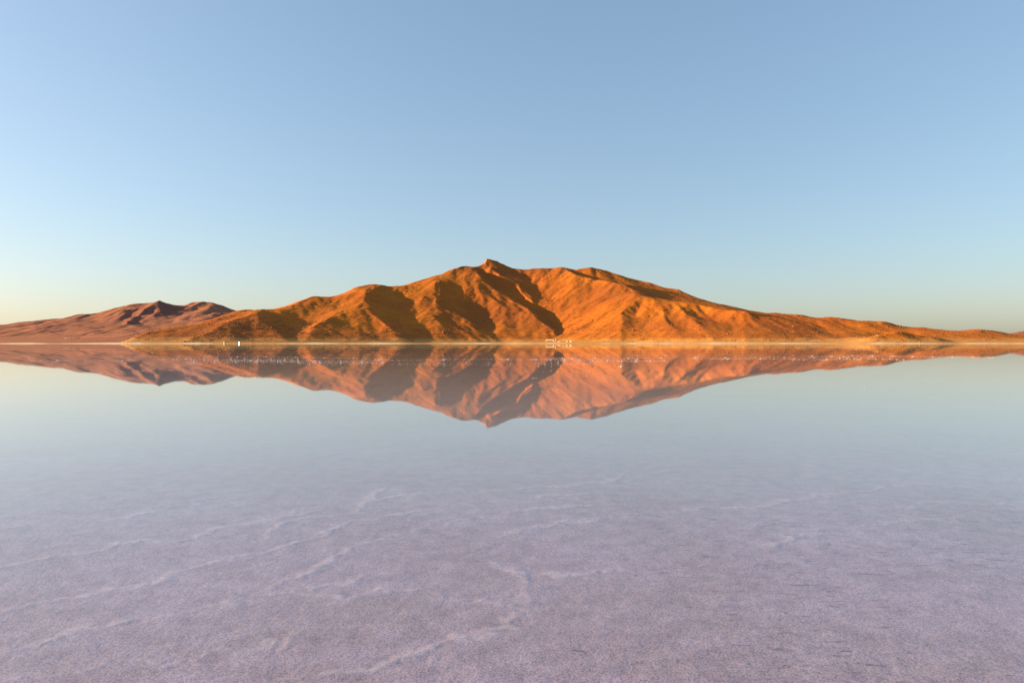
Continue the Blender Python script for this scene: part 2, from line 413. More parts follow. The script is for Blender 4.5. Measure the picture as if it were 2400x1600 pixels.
# ------------------------------------------------------------------ distant hills on the left
far_lines = [
    PP(P1, [(-600, 520, 7200), (-300, 440, 7600), (0, 395, 8000), (40, 397, 8000), (200, 370, 8050), (430, 345, 8100), (520, 347, 8100), (770, 295, 8150), (880, 292, 8150), (1000, 258, 8200), (1200, 205, 8250), (1400, 187, 8250), (1470, 173, 8250), (1600, 213, 8350), (1710, 217, 8400), (1800, 185, 8350), (1860, 180, 8350), (1950, 190, 8350), (2150, 258, 8350), (2400, 330, 8300), (2800, 420, 8200), (3300, 540, 8000)]),
    PP(P1, [(1220, 203, 8250), (1150, 270, 7900), (1070, 340, 7550), (960, 402, 7200), (840, 460, 6800)]),
    PP(P1, [(1330, 230, 8100), (1210, 300, 7850), (1130, 370, 7450), (1060, 418, 7150)]),
    PP(P1, [(1470, 173, 8250), (1410, 215, 8050), (1290, 290, 7750), (1220, 335, 7500), (1140, 400, 7150)]),
    PP(P1, [(1380, 280, 7950), (1300, 350, 7550), (1270, 395, 7250)]),
    PP(P1, [(1470, 173, 8250), (1455, 240, 8000), (1445, 330, 7550), (1405, 402, 7150)]),
    PP(P1, [(1600, 220, 8350), (1630, 300, 7900), (1560, 385, 7300)]),
    PP(P1, [(1860, 180, 8350), (1760, 270, 8000), (1720, 340, 7500), (1690, 352, 7350)]),
    PP(P1, [(1960, 200, 8300), (1980, 280, 7900), (1960, 340, 7450)]),
    PP(P1, [(900, 300, 8050), (760, 370, 7700), (480, 425, 7250), (300, 500, 6700)]),
    PP(P1, [(770, 295, 8150), (600, 370, 7700), (400, 410, 7400), (250, 445, 7150), (60, 520, 6600)]),
    PP(P1, [(430, 345, 8100), (300, 390, 7750), (100, 440, 7350), (-100, 520, 6700)]),
    PP(P1, [(1000, 258, 8200), (950, 340, 7750), (820, 400, 7350), (640, 440, 7100), (380, 490, 6700)]),
    # low brown hill before them
    PP(P1, [(740, 523, 6000), (790, 490, 6100), (850, 452, 6200), (940, 436, 6250), (1050, 412, 6300), (1250, 402, 6350), (1400, 408, 6350), (1600, 372, 6500), (1900, 347, 6500), (2050, 340, 6400), (2300, 380, 6300)]),
    PP(P1, [(850, 452, 6200), (880, 500, 5850), (840, 528, 5500)]),
    PP(P1, [(1250, 402, 6350), (1230, 470, 5800), (1160, 520, 5300)]),
    # gentle apron down to the shore
    PP(P1, [(-500, 522, 6000), (0, 530, 5900), (260, 525, 5900), (560, 522, 5800), (740, 524, 5700), (1000, 520, 5300), (1300, 505, 5200), (1700, 480, 5200)]),
    PP(P1, [(-500, 548, 4200), (0, 548, 4200), (600, 547, 4200), (1200, 545, 4200), (1700, 540, 4300)]),
    [at(u, 0, Y)[:2] + (0.3,) for u, Y in [(-300, 3150), (0, 3120), (200, 3090), (300, 3080), (430, 3150), (560, 3400)]],
]
FX, FY, FZ, FC = solve_terrain(far_lines, -8200, -1100, 3050, 10400, 20.0)
FZ = np.maximum(FZ, blur(FZ, 14))
FZ0 = FZ.copy()
FZ = gullies(FX, FY, FZ, FC, (460, 240, 120), 0.075, seed=41)
FZ = FZ + fbm(FX / 160, FY / 160, 4, 71) * 8 * smooth01(40, 110, FZ0)
mat_far = earth_material('haze_purple_slope', (0.31, 0.118, 0.075), (0.33, 0.135, 0.065), (0.22, 0.085, 0.075), (0.36, 0.165, 0.11), 4.0)  # brown rock, with the purple of distant haze put into its colours
me = grid_mesh('hills', FX, FY, FZ, keep=FZ > -1.0)
hills = tag(link('hills', me, mat_far), 'purple brown rounded hills in the distance on the left', kind='structure')

# far hill at the right edge
rl = [PP(P5, [(2000, 560, 9000), (2240, 478, 9200), (2352, 455, 9300), (2600, 400, 9300), (3000, 380, 9300), (3500, 470, 9300), (3900, 560, 9200)])]
GX, GY, GZ, GC = solve_terrain(rl, 5600, 13500, 8200, 10800, 40.0, levels=3)
GZ = gullies(GX, GY, GZ, GC, (420, 210), 0.05, seed=77)
me = grid_mesh('hill', GX, GY, GZ, keep=GZ > -2.0)
tag(link('hill', me, mat_far), 'low violet hill on the far right horizon', kind='structure')

# ------------------------------------------------------------------ finding places on the slopes
def hz(x, y):
    """height of the ground at a place"""
    z = 0.0
    for (GX_, GY_, GZ_, c) in ((MX, MY, MZ, MC), (FX, FY, FZ, FC)):
        fx = (x - GX_[0, 0]) / c; fy = (y - GY_[0, 0]) / c
        i = int(fx); j = int(fy)
        if 0 <= i < GX_.shape[1] - 1 and 0 <= j < GX_.shape[0] - 1 and fx >= 0 and fy >= 0:
            a = fx - i; b = fy - j
            z = max(z, float((GZ_[j, i] * (1 - a) + GZ_[j, i + 1] * a) * (1 - b) + (GZ_[j + 1, i] * (1 - a) + GZ_[j + 1, i + 1] * a) * b))
    return z

def on_slope(u, v, y0=2200.0, y1=7000.0):
    """the first place on the slopes along a line of sight"""
    Y = y0
    while Y < y1:
        x, y, z = at(u, v, Y)
        if hz(x, y) >= z and z > 0:
            return Vector((x, y, hz(x, y)))
        Y += 4.0
    x, y, z = at(u, v, y0 + 60)
    return Vector((x, y, hz(x, y)))

# ------------------------------------------------------------------ salt flat: a crust with real relief near by, level farther out
rows = np.concatenate([[-40000.0, -2000.0, -60.0, 0.0], np.exp(np.arange(math.log(1.9), math.log(26.0), 0.0052)), np.exp(np.arange(math.log(26.5), math.log(90.0), 0.02)), np.exp(np.arange(math.log(95.0), math.log(40000.0), 0.15))])
tt = np.linspace(-1, 1, 841)
SY = np.repeat(rows[:, None], len(tt), 1)
SX = tt[None, :] * (np.abs(rows)[:, None] + 2.2) * 0.98

def GA(a, b):   # photo points on the flat, left and right halves of the foreground
    v = 1100 + b / 1.96; Y = CAM_H * FPX / (v - HOR); return ((a / 1.96 - 1200) / FPX * Y, Y)
def GB(a, b):
    return GA(a + 2352, b)
seams = [
    [GA(*p) for p in [(880, 455), (1230, 370), (1420, 310), (1640, 235), (1850, 190), (2150, 150), (2352, 130), (2700, 100)]],
    [GA(*p) for p in [(900, 295), (1160, 245), (1420, 190), (1640, 150), (1850, 112)]],
    [GA(*p) for p in [(1150, 595), (1270, 545), (1420, 460), (1650, 345), (1960, 262), (2352, 190), (2700, 160)]],
    [GA(*p) for p in [(-300, 900), (-100, 840), (340, 745), (850, 640), (1270, 560), (1600, 500), (1900, 470)]],
    [GA(*p) for p in [(-300, 690), (0, 640), (180, 600), (300, 570), (520, 560), (720, 520), (800, 490), (880, 455), (1000, 415), (1230, 370)]],
    [GA(*p) for p in [(1000, 350), (1160, 320), (1260, 280), (1380, 230), (1500, 205), (1640, 195), (1700, 130), (1760, 90)]],
    [GA(*p) for p in [(-250, 500), (0, 455), (80, 430), (270, 390), (400, 380), (540, 340), (700, 325), (810, 325), (900, 295)]],
    [GA(*p) for p in [(-100, 840), (90, 790), (230, 770), (340, 745), (480, 710), (600, 685), (740, 665), (850, 640), (1000, 620), (1150, 595), (1270, 560)]],
    [GA(*p) for p in [(1340, 490), (1420, 460), (1520, 425), (1650, 340), (1860, 290), (1960, 260)]],
    [GA(*p) for p in [(1250, 1000), (1400, 930), (1580, 905), (1720, 900), (1850, 855), (1990, 830), (2200, 760), (2352, 730)]],
    [GA(*p) for p in [(1850, 110), (2080, 100), (2352, 95), (2500, 75), (2650, 70), (2772, 45), (2852, 25), (2950, 0)]],
    [GB(*p) for p in [(-50, 700), (80, 640), (130, 570), (0, 480), (-60, 420)]],
    [GB(*p) for p in [(1180, 350), (1280, 320), (1400, 270), (1600, 250), (1800, 230), (2100, 215)]],
    [GB(*p) for p in [(1750, 170), (1900, 150), (2150, 152), (2500, 150)]],
    [GA(*p) for p in [(-300, 330), (0, 265), (300, 240), (560, 215), (820, 160), (1100, 130)]],
    [GA(*p) for p in [(900, 295), (1160, 240), (1420, 175), (1640, 150), (1850, 110)]],
    [GA(*p) for p in [(1270, 560), (1420, 565), (1620, 560), (1820, 545), (1990, 520)]],
    [GA(*p) for p in [(-100, 960), (200, 930), (500, 890), (800, 885), (1000, 860), (1200, 800), (1400, 700)]],
    [GA(*p) for p in [(2000, 560), (2150, 600), (2352, 620), (2450, 650)]],
    [GB(*p) for p in [(-100, 300), (300, 230), (700, 190), (1100, 170), (1500, 100), (1900, 60), (2352, 40)]],
    [GB(*p) for p in [(150, 480), (500, 455), (800, 450), (1000, 400)]],
]
near = (SY > 1.5) & (SY < 27)
nx_, ny_ = SX[near], SY[near]
wx = nx_ + 0.10 * fbm(nx_ * 2.2, ny_ * 2.2, 6, 5, 0.62); wy = ny_ + 0.10 * fbm(nx_ * 2.2, ny_ * 2.2, 6, 9, 0.62)
dist = np.full(nx_.shape, 9.0)
for ln in seams:
    for a, b in zip(ln[:-1], ln[1:]):
        ax, ay = a; bx, by = b
        lo = min(ay, by) - 0.8; hi = max(ay, by) + 0.8
        k = (wy > lo) & (wy < hi)
        dx, dy = bx - ax, by - ay
        t_ = np.clip(((wx[k] - ax) * dx + (wy[k] - ay) * dy) / (dx * dx + dy * dy + 1e-9), 0, 1)
        dist[k] = np.minimum(dist[k], np.hypot(wx[k] - ax - dx * t_, wy[k] - ay - dy * t_))
patchy = smooth01(-0.25, 0.35, fbm(nx_ * 1.1, ny_ * 1.1, 3, 55))
seam = np.exp(-(dist / (0.014 + 0.024 * patchy)) ** 2) * (0.65 + 0.35 * patchy) + 0.18 * np.exp(-(dist / 0.22) ** 2) * smooth01(0.0, 0.5, fbm(nx_ * 7, ny_ * 9, 4, 57, 0.6))
swell = fbm(nx_ * 0.7, ny_ * 0.7, 3, 21)
lumps = fbm(nx_ * 4.0, ny_ * 6.0, 4, 23, 0.6)
grit = fbm(nx_ * 26, ny_ * 26, 2, 29)
rise = -0.0035 - 0.0105 * smooth01(math.log(3.5), math.log(16.0), np.log(ny_))
h = rise + 0.001 * swell + 0.0015 * lumps + 0.0010 * grit + 0.0035 * seam
h = np.minimum(h, -0.0004)
SZ = np.full(SX.shape, -0.014)
SZ[near] = h
SZ[(SY >= 25)] = -0.014
SZ[SY < 1.5] = 0.003
seam_all = np.zeros(SX.shape); seam_all[near] = seam
me = grid_mesh('salt_flat', SX, SY, SZ, attrs={'seam': seam_all})

m, nt, bsdf, L = new_mat('salt_crust')
geo = mnode(nt, 'ShaderNodeNewGeometry'); pos = geo.outputs['Position']
big = noise(nt, L, pos, 0.55, 4, 0.6)
mid = noise(nt, L, pos, 5.0, 5, 0.65)
grain = noise(nt, L, pos, 90.0, 3, 0.7)
r = ramp(nt, [(0.34, (0.355, 0.28, 0.325)), (0.5, (0.385, 0.31, 0.39)), (0.66, (0.41, 0.34, 0.435))]); L.new(big.outputs['Fac'], r.inputs[0])
c = r.outputs[0]
rm = ramp(nt, [(0.35, (0.84, 0.81, 0.80)), (0.65, (1.08, 1.08, 1.09))]); L.new(mid.outputs['Fac'], rm.inputs[0])
c = mixc(nt, L, 1.0, c, rm.outputs[0], 'MULTIPLY')
rg = ramp(nt, [(0.3, (0.5, 0.48, 0.5)), (0.5, (1, 1, 1)), (0.7, (1.4, 1.4, 1.42))]); L.new(grain.outputs['Fac'], rg.inputs[0])
c = mixc(nt, L, 1.0, c, rg.outputs[0], 'MULTIPLY')
at_ = mnode(nt, 'ShaderNodeAttribute'); at_.attribute_name = 'seam'
crumb = noise(nt, L, pos, 16.0, 4, 0.7)
rb = ramp(nt, [(0.4, (0.08, 0.08, 0.08)), (0.58, (0.55, 0.55, 0.55))]); L.new(crumb.outputs['Fac'], rb.inputs[0])
sm = mnode(nt, 'ShaderNodeMath', operation='MULTIPLY', use_clamp=True); L.new(at_.outputs['Fac'], sm.inputs[0]); L.new(rb.outputs[0], sm.inputs[1])
c = mixc(nt, L, sm.outputs[0], c, (0.60, 0.545, 0.63))
# dark muddy cracks in the crust
mp = mnode(nt, 'ShaderNodeMapping'); mp.inputs['Scale'].default_value = (6.5, 22.0, 1.0); mp.inputs['Rotation'].default_value = (0, 0, 0.06); L.new(pos, mp.inputs['Vector'])
ck = noise(nt, L, mp.outputs[0], 1.0, 4, 0.62)
ck.inputs['Distortion'].default_value = 0.5
zone = noise(nt, L, pos, 0.9, 2, 0.5)
sep = mnode(nt, 'ShaderNodeSeparateXYZ'); L.new(pos, sep.inputs[0])
zx = mnode(nt, 'ShaderNodeMapRange'); L.new(sep.outputs[0], zx.inputs[0]); zx.inputs[1].default_value = -1.5; zx.inputs[2].default_value = 1.5; zx.inputs[3].default_value = -0.10; zx.inputs[4].default_value = 0.03
za = mnode(nt, 'ShaderNodeMath', operation='MULTIPLY_ADD'); L.new(zone.outputs['Fac'], za.inputs[0]); za.inputs[1].default_value = 0.22; L.new(zx.outputs[0], za.inputs[2])
cs = mnode(nt, 'ShaderNodeMath', operation='ADD'); L.new(ck.outputs['Fac'], cs.inputs[0]); L.new(za.outputs[0], cs.inputs[1])
rc = ramp(nt, [(0.73, (0, 0, 0)), (0.86, (0.75, 0.75, 0.75))]); L.new(cs.outputs[0], rc.inputs[0])
c = mixc(nt, L, rc.outputs[0], c, (0.13, 0.09, 0.09))
dp = mnode(nt, 'ShaderNodeMapRange'); L.new(sep.outputs[2], dp.inputs[0]); dp.inputs[1].default_value = -0.006; dp.inputs[2].default_value = -0.014; dp.inputs[3].default_value = 0.0; dp.inputs[4].default_value = 0.7
c = mixc(nt, L, dp.outputs[0], c, (0.36, 0.36, 0.35))
L.new(c, bsdf.inputs['Base Color'])
bsdf.inputs['Roughness'].default_value = 0.55
bsdf.inputs['IOR'].default_value = 1.4
hsum = mnode(nt, 'ShaderNodeMath', operation='MULTIPLY_ADD'); L.new(mid.outputs['Fac'], hsum.inputs[0]); hsum.inputs[1].default_value = 0.8; L.new(grain.outputs['Fac'], hsum.inputs[2])
hs2 = mnode(nt, 'ShaderNodeMath', operation='SUBTRACT'); L.new(hsum.outputs[0], hs2.inputs[0]); L.new(rc.outputs[0], hs2.inputs[1])
b = mnode(nt, 'ShaderNodeBump'); b.inputs['Strength'].default_value = 1.0; b.inputs['Distance'].default_value = 0.0028
L.new(hs2.outputs[0], b.inputs['Height']); L.new(b.outputs[0], bsdf.inputs['Normal'])
mat_salt = m
tag(link('salt_flat', me, m), 'pale mauve salt crust with whiter seams', kind='structure')

# ------------------------------------------------------------------ the film of still water
m, nt, bsdf, L = new_mat('still_water')
nt.nodes.remove(bsdf)
out = nt.nodes['Material Output']
geo = mnode(nt, 'ShaderNodeNewGeometry')
ior = mnode(nt, 'ShaderNodeMapRange'); L.new(geo.outputs['Backfacing'], ior.inputs[0]); ior.inputs[3].default_value = 1.333; ior.inputs[4].default_value = 0.75
fr = mnode(nt, 'ShaderNodeFresnel'); L.new(ior.outputs[0], fr.inputs['IOR'])
tr = mnode(nt, 'ShaderNodeBsdfTransparent')
gl = mnode(nt, 'ShaderNodeBsdfGlossy'); gl.inputs['Roughness'].default_value = 0.018; gl.inputs['Color'].default_value = (1, 1, 1, 1)
mx = mnode(nt, 'ShaderNodeMixShader')
L.new(fr.outputs[0], mx.inputs[0]); L.new(tr.outputs[0], mx.inputs[1]); L.new(gl.outputs[0], mx.inputs[2]); L.new(mx.outputs[0], out.inputs['Surface'])
wr = np.concatenate([[-2000.0, -50.0], np.linspace(0, 60, 13), np.exp(np.linspace(math.log(80), math.log(40000), 40))])
wt = np.linspace(-1, 1, 41)
WY = np.repeat(wr[:, None], len(wt), 1); WX = wt[None, :] * (np.abs(wr)[:, None] + 40) * 2.2
me = grid_mesh('water', WX, WY, np.zeros_like(WX))
tag(link('water', me, m), 'mirror still film of water over the salt', kind='structure')

# ------------------------------------------------------------------ dry bright salt shore below the mountain
us = np.linspace(-700, 3100, 420)
prof = [(2560, -0.3), (2600, 0.05), (2700, 0.35), (2850, 1.1), (2960, 2.4), (3010, 2.9), (3050, 2.0), (3110, -1.0)]
HX = np.zeros((len(prof), len(us))); HY = HX.copy(); HZ = HX.copy()
for j, (Y, z) in enumerate(prof):
    x0 = (us - 1200) / FPX * 3000
    yy = Y + np.array([bend(u_) for u_ in us]) * (1 if Y > 2600 else 0.9) + 26 * fbm(x0 / 420, x0 * 0 + 0.7, 3, 91) - 20
    HX[j] = x0; HY[j] = yy
    HZ[j] = z * np.clip(0.75 + 1.1 * fbm(x0 / 130, x0 * 0 + 3.3, 4, 92), 0.12, 2.0) if z > 0 else z
me = grid_mesh('shore', HX, HY, HZ)
m, nt, bsdf, L = new_mat('dry_salt')
geo = mnode(nt, 'ShaderNodeNewGeometry')
n1 = noise(nt, L, geo.outputs['Position'], 0.02, 5)
r = ramp(nt, [(0.38, (0.46, 0.24, 0.09)), (0.62, (0.70, 0.52, 0.36))]); L.new(n1.outputs['Fac'], r.inputs[0])
L.new(r.outputs[0], bsdf.inputs['Base Color']); bsdf.inputs['Roughness'].default_value = 0.9
tag(link('shore', me, m), 'bright line of dry salt along the far shore', kind='structure')

# ------------------------------------------------------------------ salt clumps standing out of the water
def lump_geo(rng, sx, sy, sz):
    """a low uneven mound: 3 rings and a cap, its foot under water"""
    n = 5
    vs = []; fs = []
    for k, (rr, zz) in enumerate(((1.0, -0.35), (0.82, 0.35), (0.45, 0.85))):
        for i in range(n):
            a = 2 * math.pi * (i + 0.3 * k) / n
            q = rr * rng.uniform(0.78, 1.15)
            vs.append((sx * q * math.cos(a), sy * q * math.sin(a), sz * zz * rng.uniform(0.8, 1.2)))
    vs.append((0, 0, sz))
    for k in range(2):
        for i in range(n):
            j = (i + 1) % n
            fs.append((k * n + i, k * n + j, (k + 1) * n + j, (k + 1) * n + i))
    for i in range(n):
        fs.append((2 * n + i, 2 * n + (i + 1) % n, 3 * n))
    return vs, fs

m, nt, bsdf, L = new_mat('white_salt')
geo = mnode(nt, 'ShaderNodeNewGeometry')
n1 = noise(nt, L, geo.outputs['Position'], 30.0, 4)
r = ramp(nt, [(0.35, (0.42, 0.28, 0.26)), (0.6, (0.58, 0.42, 0.39))]); L.new(n1.outputs['Fac'], r.inputs[0])
L.new(r.outputs[0], bsdf.inputs['Base Color']); bsdf.inputs['Roughness'].default_value = 0.6
b = mnode(nt, 'ShaderNodeBump'); b.inputs['Distance'].default_value = 0.01; L.new(n1.outputs['Fac'], b.inputs['Height']); L.new(b.outputs[0], bsdf.inputs['Normal'])
mat_white = m

rng = random.Random(11)
vs_all, fs_all = [], []
def v_to_y(v): return CAM_H * FPX / (v - HOR)
def add_lump(x, y, s):
    vs, fs = lump_geo(rng, s * rng.uniform(0.8, 1.6), s * rng.uniform(0.6, 1.2), s * rng.uniform(0.14, 0.3))
    o = len(vs_all)
    vs_all.extend((x + a, y + b_, c_) for a, b_, c_ in vs)
    fs_all.extend(tuple(i + o for i in f) for f in fs)
# three long broken bars of crust crossing the flat
bars = [  # (u, v) along each bar, spread in v, number of clumps
    ([(250, 836), (420, 836), (560, 836), (760, 838), (900, 841)], 0.6, 420),
    ([(60, 845), (260, 845), (420, 841), (620, 846), (900, 844), (1150, 842), (1320, 841), (1500, 843)], 1.0, 900),
    ([(430, 848), (560, 847), (700, 848), (900, 850)], 2.2, 600),
    ([(400, 842), (560, 842), (700, 843)], 2.6, 500),
    ([(1240, 842), (1380, 845), (1500, 846), (1560, 846)], 1.2, 380),
    ([(1390, 834), (1560, 834), (1700, 837), (1900, 838), (2050, 836)], 0.5, 420),
    ([(1280, 840), (1460, 839), (1620, 839), (1760, 841), (1900, 842), (2020, 843)], 0.8, 620),
    ([(1880, 834), (2020, 834), (2130, 835), (2250, 837), (2330, 838)], 0.8, 520),
    ([(1960, 840), (2060, 841), (2120, 842)], 1.4, 160),
    ([(1255, 852), (1330, 850), (1400, 850)], 4.0, 130),
    ([(700, 852), (950, 852), (1200, 853)], 3.0, 120),
]
for pts, sp, n in bars:
    P = np.array(pts, float)
    seg = np.r_[0, np.cumsum(np.diff(P[:, 0]))]; seg /= seg[-1]
    for _ in range(int(n * 2.8)):
        q = rng.random()
        q = min(1, max(0, q + 0.02 * math.sin(q * 60)))
        u = float(np.interp(q, seg, P[:, 0])); v = float(np.interp(q, seg, P[:, 1])) + rng.gauss(0, sp) + 0.7 * math.sin(u / 37.0)
        y = v_to_y(v)
        add_lump((u - 1200) / FPX * y, y, rng.uniform(0.018, 0.05))
me = bpy.data.meshes.new('salt_clumps'); me.from_pydata(vs_all, [], fs_all)
tag(link('salt_clumps', me, mat_white), 'broken bars of small salt clumps crossing the water', 'salt', kind='stuff')

def salt_lump(u, v, sx, sy, sz, label, group=None, seed=0):
    rg = random.Random(seed)
    vs, fs = lump_geo(rg, sx, sy, sz)
    me = bpy.data.meshes.new('salt_lump'); me.from_pydata(vs, [], fs)
    for p in me.polygons: p.use_smooth = True
    y = v_to_y(v)
    o = link('salt_lump', me, mat_white); o.location = ((u - 1200) / FPX * y, y, 0)
    tag(o, label, 'salt lump', group)
    return o
salt_lump(1457, 859, 0.15, 0.11, 0.075, 'largest white salt lump lying alone on the reflected mountain', seed=3)
salt_lump(1451, 859, 0.06, 0.05, 0.035, 'small salt knob touching the left end of the largest lump', seed=4)
salt_lump(2026, 911, 0.025, 0.022, 0.018, 'lone tiny salt speck on the reflected sky at the right', seed=5)
salt_lump(70, 839, 0.09, 0.07, 0.05, 'lone salt speck in the reflection of the far left hills', seed=6)
salt_lump(357, 826, 0.12, 0.1, 0.06, 'salt speck nearest the shore in front of the left foothill', seed=7)
for i, (u, v) in enumerate([(1292, 869), (1309, 871), (1319, 871), (1274, 871), (1250, 886), (1257, 886), (1382, 869), (1375, 880), (1364, 874)]):
    salt_lump(u, v, 0.03, 0.028, 0.02, 'tiny white salt speck on the mountain reflection, left of the largest lump', 'salt specks left of the largest lump', seed=20 + i)
for i, (u, v) in enumerate([(645, 854), (706, 854), (747, 854), (640, 851)]):
    salt_lump(u, v, 0.035, 0.032, 0.022, 'tiny salt speck just below the clump bar, on the dark reflection at left', 'salt specks below the left clump bar', seed=40 + i)

# ------------------------------------------------------------------ loose boulders and tussocks on the lower slopes
ico_v = []
g = (1 + 5 ** 0.5) / 2
for a, b_ in ((1, g), (-1, g), (1, -g), (-1, -g)):
    ico_v += [(0, a, b_), (a, b_, 0), (b_, 0, a)]
ico_v = np.array(ico_v) / np.hypot(1, g)
ico_f = []
for i in range(12):
    for j in range(i + 1, 12):
        for k in range(j + 1, 12):
            d = [np.linalg.norm(ico_v[p] - ico_v[q]) for p, q in ((i, j), (j, k), (i, k))]
            if max(d) < 1.1:
                nrm = np.cross(ico_v[j] - ico_v[i], ico_v[k] - ico_v[i])
                ico_f.append((i, j, k) if nrm @ ico_v[i] > 0 else (i, k, j))
ico_f = np.array(ico_f)
def scatter(name, centers, sizes, mat, label, cat, flat=0.75, seed=1):
    rg = np.random.default_rng(seed)
    n = len(centers)
    V = ico_v[None] * rg.uniform(0.7, 1.25, (n, 12, 1)) * sizes[:, None, None] * np.array([1, 1, flat])
    ang = rg.uniform(0, 6.28, n); ca, sa = np.cos(ang)[:, None], np.sin(ang)[:, None]
    V = np.stack([V[..., 0] * ca - V[..., 1] * sa, V[..., 0] * sa + V[..., 1] * ca, V[..., 2]], -1) + centers[:, None, :]
    F = ico_f[None] + (np.arange(n) * 12)[:, None, None]
    me = bpy.data.meshes.new(name)
    V = V.reshape(-1, 3); F = F.reshape(-1, 3)
    me.vertices.add(len(V)); me.vertices.foreach_set('co', V.astype(np.float32).ravel())
    me.loops.add(F.size); me.loops.foreach_set('vertex_index', F.astype(np.int32).ravel())
    me.polygons.add(len(F)); me.polygons.foreach_set('loop_start', np.arange(0, F.size, 3, dtype=np.int32))
    me.update(); me.validate()
    return tag(link(name, me, mat), label, cat, kind='stuff')

gy_, gx_ = np.gradient(MZ, MC)
slope = np.hypot(gx_, gy_)
uu = 1200 + MX / MY * FPX
dens = smooth01(2, 8, MZ) * (1 - smooth01(60, 150, MZ)) * (0.25 + 0.9 * smooth01(0.15, 0.5, slope))
dens *= 0.25 + 0.9 * smooth01(-0.1, 0.35, fbm(MX / 140, MY / 140, 3, 61))
dens *= 1 + 2.2 * np.exp(-((uu - 560) / 130) ** 2) + 0.6 * np.exp(-((uu - 760) / 120) ** 2)
dens *= (MY < 3900)
w = dens.ravel() / dens.sum()
pick = RNG.choice(len(w), 13000, p=w)
jx = RNG.uniform(-3, 3, len(pick)); jy = RNG.uniform(-3, 3, len(pick))
sz = np.exp(RNG.normal(0.35, 0.45, len(pick)))
cen = np.stack([MX.ravel()[pick] + jx, MY.ravel()[pick] + jy, MZ.ravel()[pick] + sz * 0.15], -1)
m, nt, bsdf, L = new_mat('dark_boulder')
geo = mnode(nt, 'ShaderNodeNewGeometry')
n1 = noise(nt, L, geo.outputs['Position'], 0.2, 3)
r = ramp(nt, [(0.35, (0.10, 0.04, 0.018)), (0.6, (0.28, 0.11, 0.03))]); L.new(n1.outputs['Fac'], r.inputs[0])
L.new(r.outputs[0], bsdf.inputs['Base Color']); bsdf.inputs['Roughness'].default_value = 0.95
mat_boulder = m
scatter('boulders', cen, sz, mat_boulder, 'dark loose boulders strewn over the lower slopes', 'boulders')
# rough rock along the upper crests
d2 = smooth01(120, 220, MZ) * smooth01(0.3, 0.6, slope) * smooth01(0.0, 0.4, fbm(MX / 120, MY / 120, 3, 66)) * (MY < 5000)
w = d2.ravel() / d2.sum()
pick = RNG.choice(len(w), 2400, p=w)
sz = np.exp(RNG.normal(0.5, 0.35, len(pick)))
cen = np.stack([MX.ravel()[pick] + RNG.uniform(-3, 3, len(pick)), MY.ravel()[pick] + RNG.uniform(-3, 3, len(pick)), MZ.ravel()[pick] + sz * 0.2], -1)
m, nt, bsdf, L = new_mat('ochre_boulder')
geo = mnode(nt, 'ShaderNodeNewGeometry')
n1 = noise(nt, L, geo.outputs['Position'], 0.1, 3)
r = ramp(nt, [(0.35, (0.26, 0.085, 0.02)), (0.6, (0.44, 0.15, 0.03))]); L.new(n1.outputs['Fac'], r.inputs[0])
L.new(r.outputs[0], bsdf.inputs['Base Color']); bsdf.inputs['Roughness'].default_value = 0.95
scatter('outcrops', cen, sz, m, 'ochre rock outcrops on the upper slopes', 'rocks', seed=2)

# ------------------------------------------------------------------ road up the right hand slope and the track above the lodge
def ribbon(name, pts, width, mat, label, lift=0.5, n=90):
    """a band laid on the slope through places along lines of sight"""
    P = [on_slope(u, v) for u, v in pts]
    P = np.array([tuple(p) for p in P])
    s = np.r_[0, np.cumsum(np.hypot(np.diff(P[:, 0]), np.diff(P[:, 1])))]
    q = np.linspace(0, s[-1], n)
    X = np.interp(q, s, P[:, 0]); Y = np.interp(q, s, P[:, 1])
    tx = np.gradient(X); ty = np.gradient(Y); l = np.hypot(tx, ty); tx /= l; ty /= l
    k = 5
    GX2 = np.zeros((n, k)); GY2 = GX2.copy(); GZ2 = GX2.copy()
    for a, o in enumerate(np.linspace(-0.5, 0.5, k)):
        GX2[:, a] = X - ty * o * width; GY2[:, a] = Y + tx * o * width
        GZ2[:, a] = [hz(x, y) + lift for x, y in zip(GX2[:, a], GY2[:, a])]
    me = grid_mesh(name, GX2.T, GY2.T, GZ2.T)
    return tag(link(name, me, mat), label, kind='structure')
m, nt, bsdf, L = new_mat('pale_dirt')
geo = mnode(nt, 'ShaderNodeNewGeometry')
n1 = noise(nt, L, geo.outputs['Position'], 0.1, 4)
r = ramp(nt, [(0.35, (0.48, 0.25, 0.09)), (0.6, (0.6, 0.36, 0.16))]); L.new(n1.outputs['Fac'], r.inputs[0])
L.new(r.outputs[0], bsdf.inputs['Base Color']); bsdf.inputs['Roughness'].default_value = 0.95
mat_dirt = m
ribbon('road', [(1895, 800.5), (1930, 798), (1965, 796), (2000, 792.5), (2030, 790), (2055, 787.5)], 15, mat_dirt, 'pale dirt road climbing behind the right hand mound')

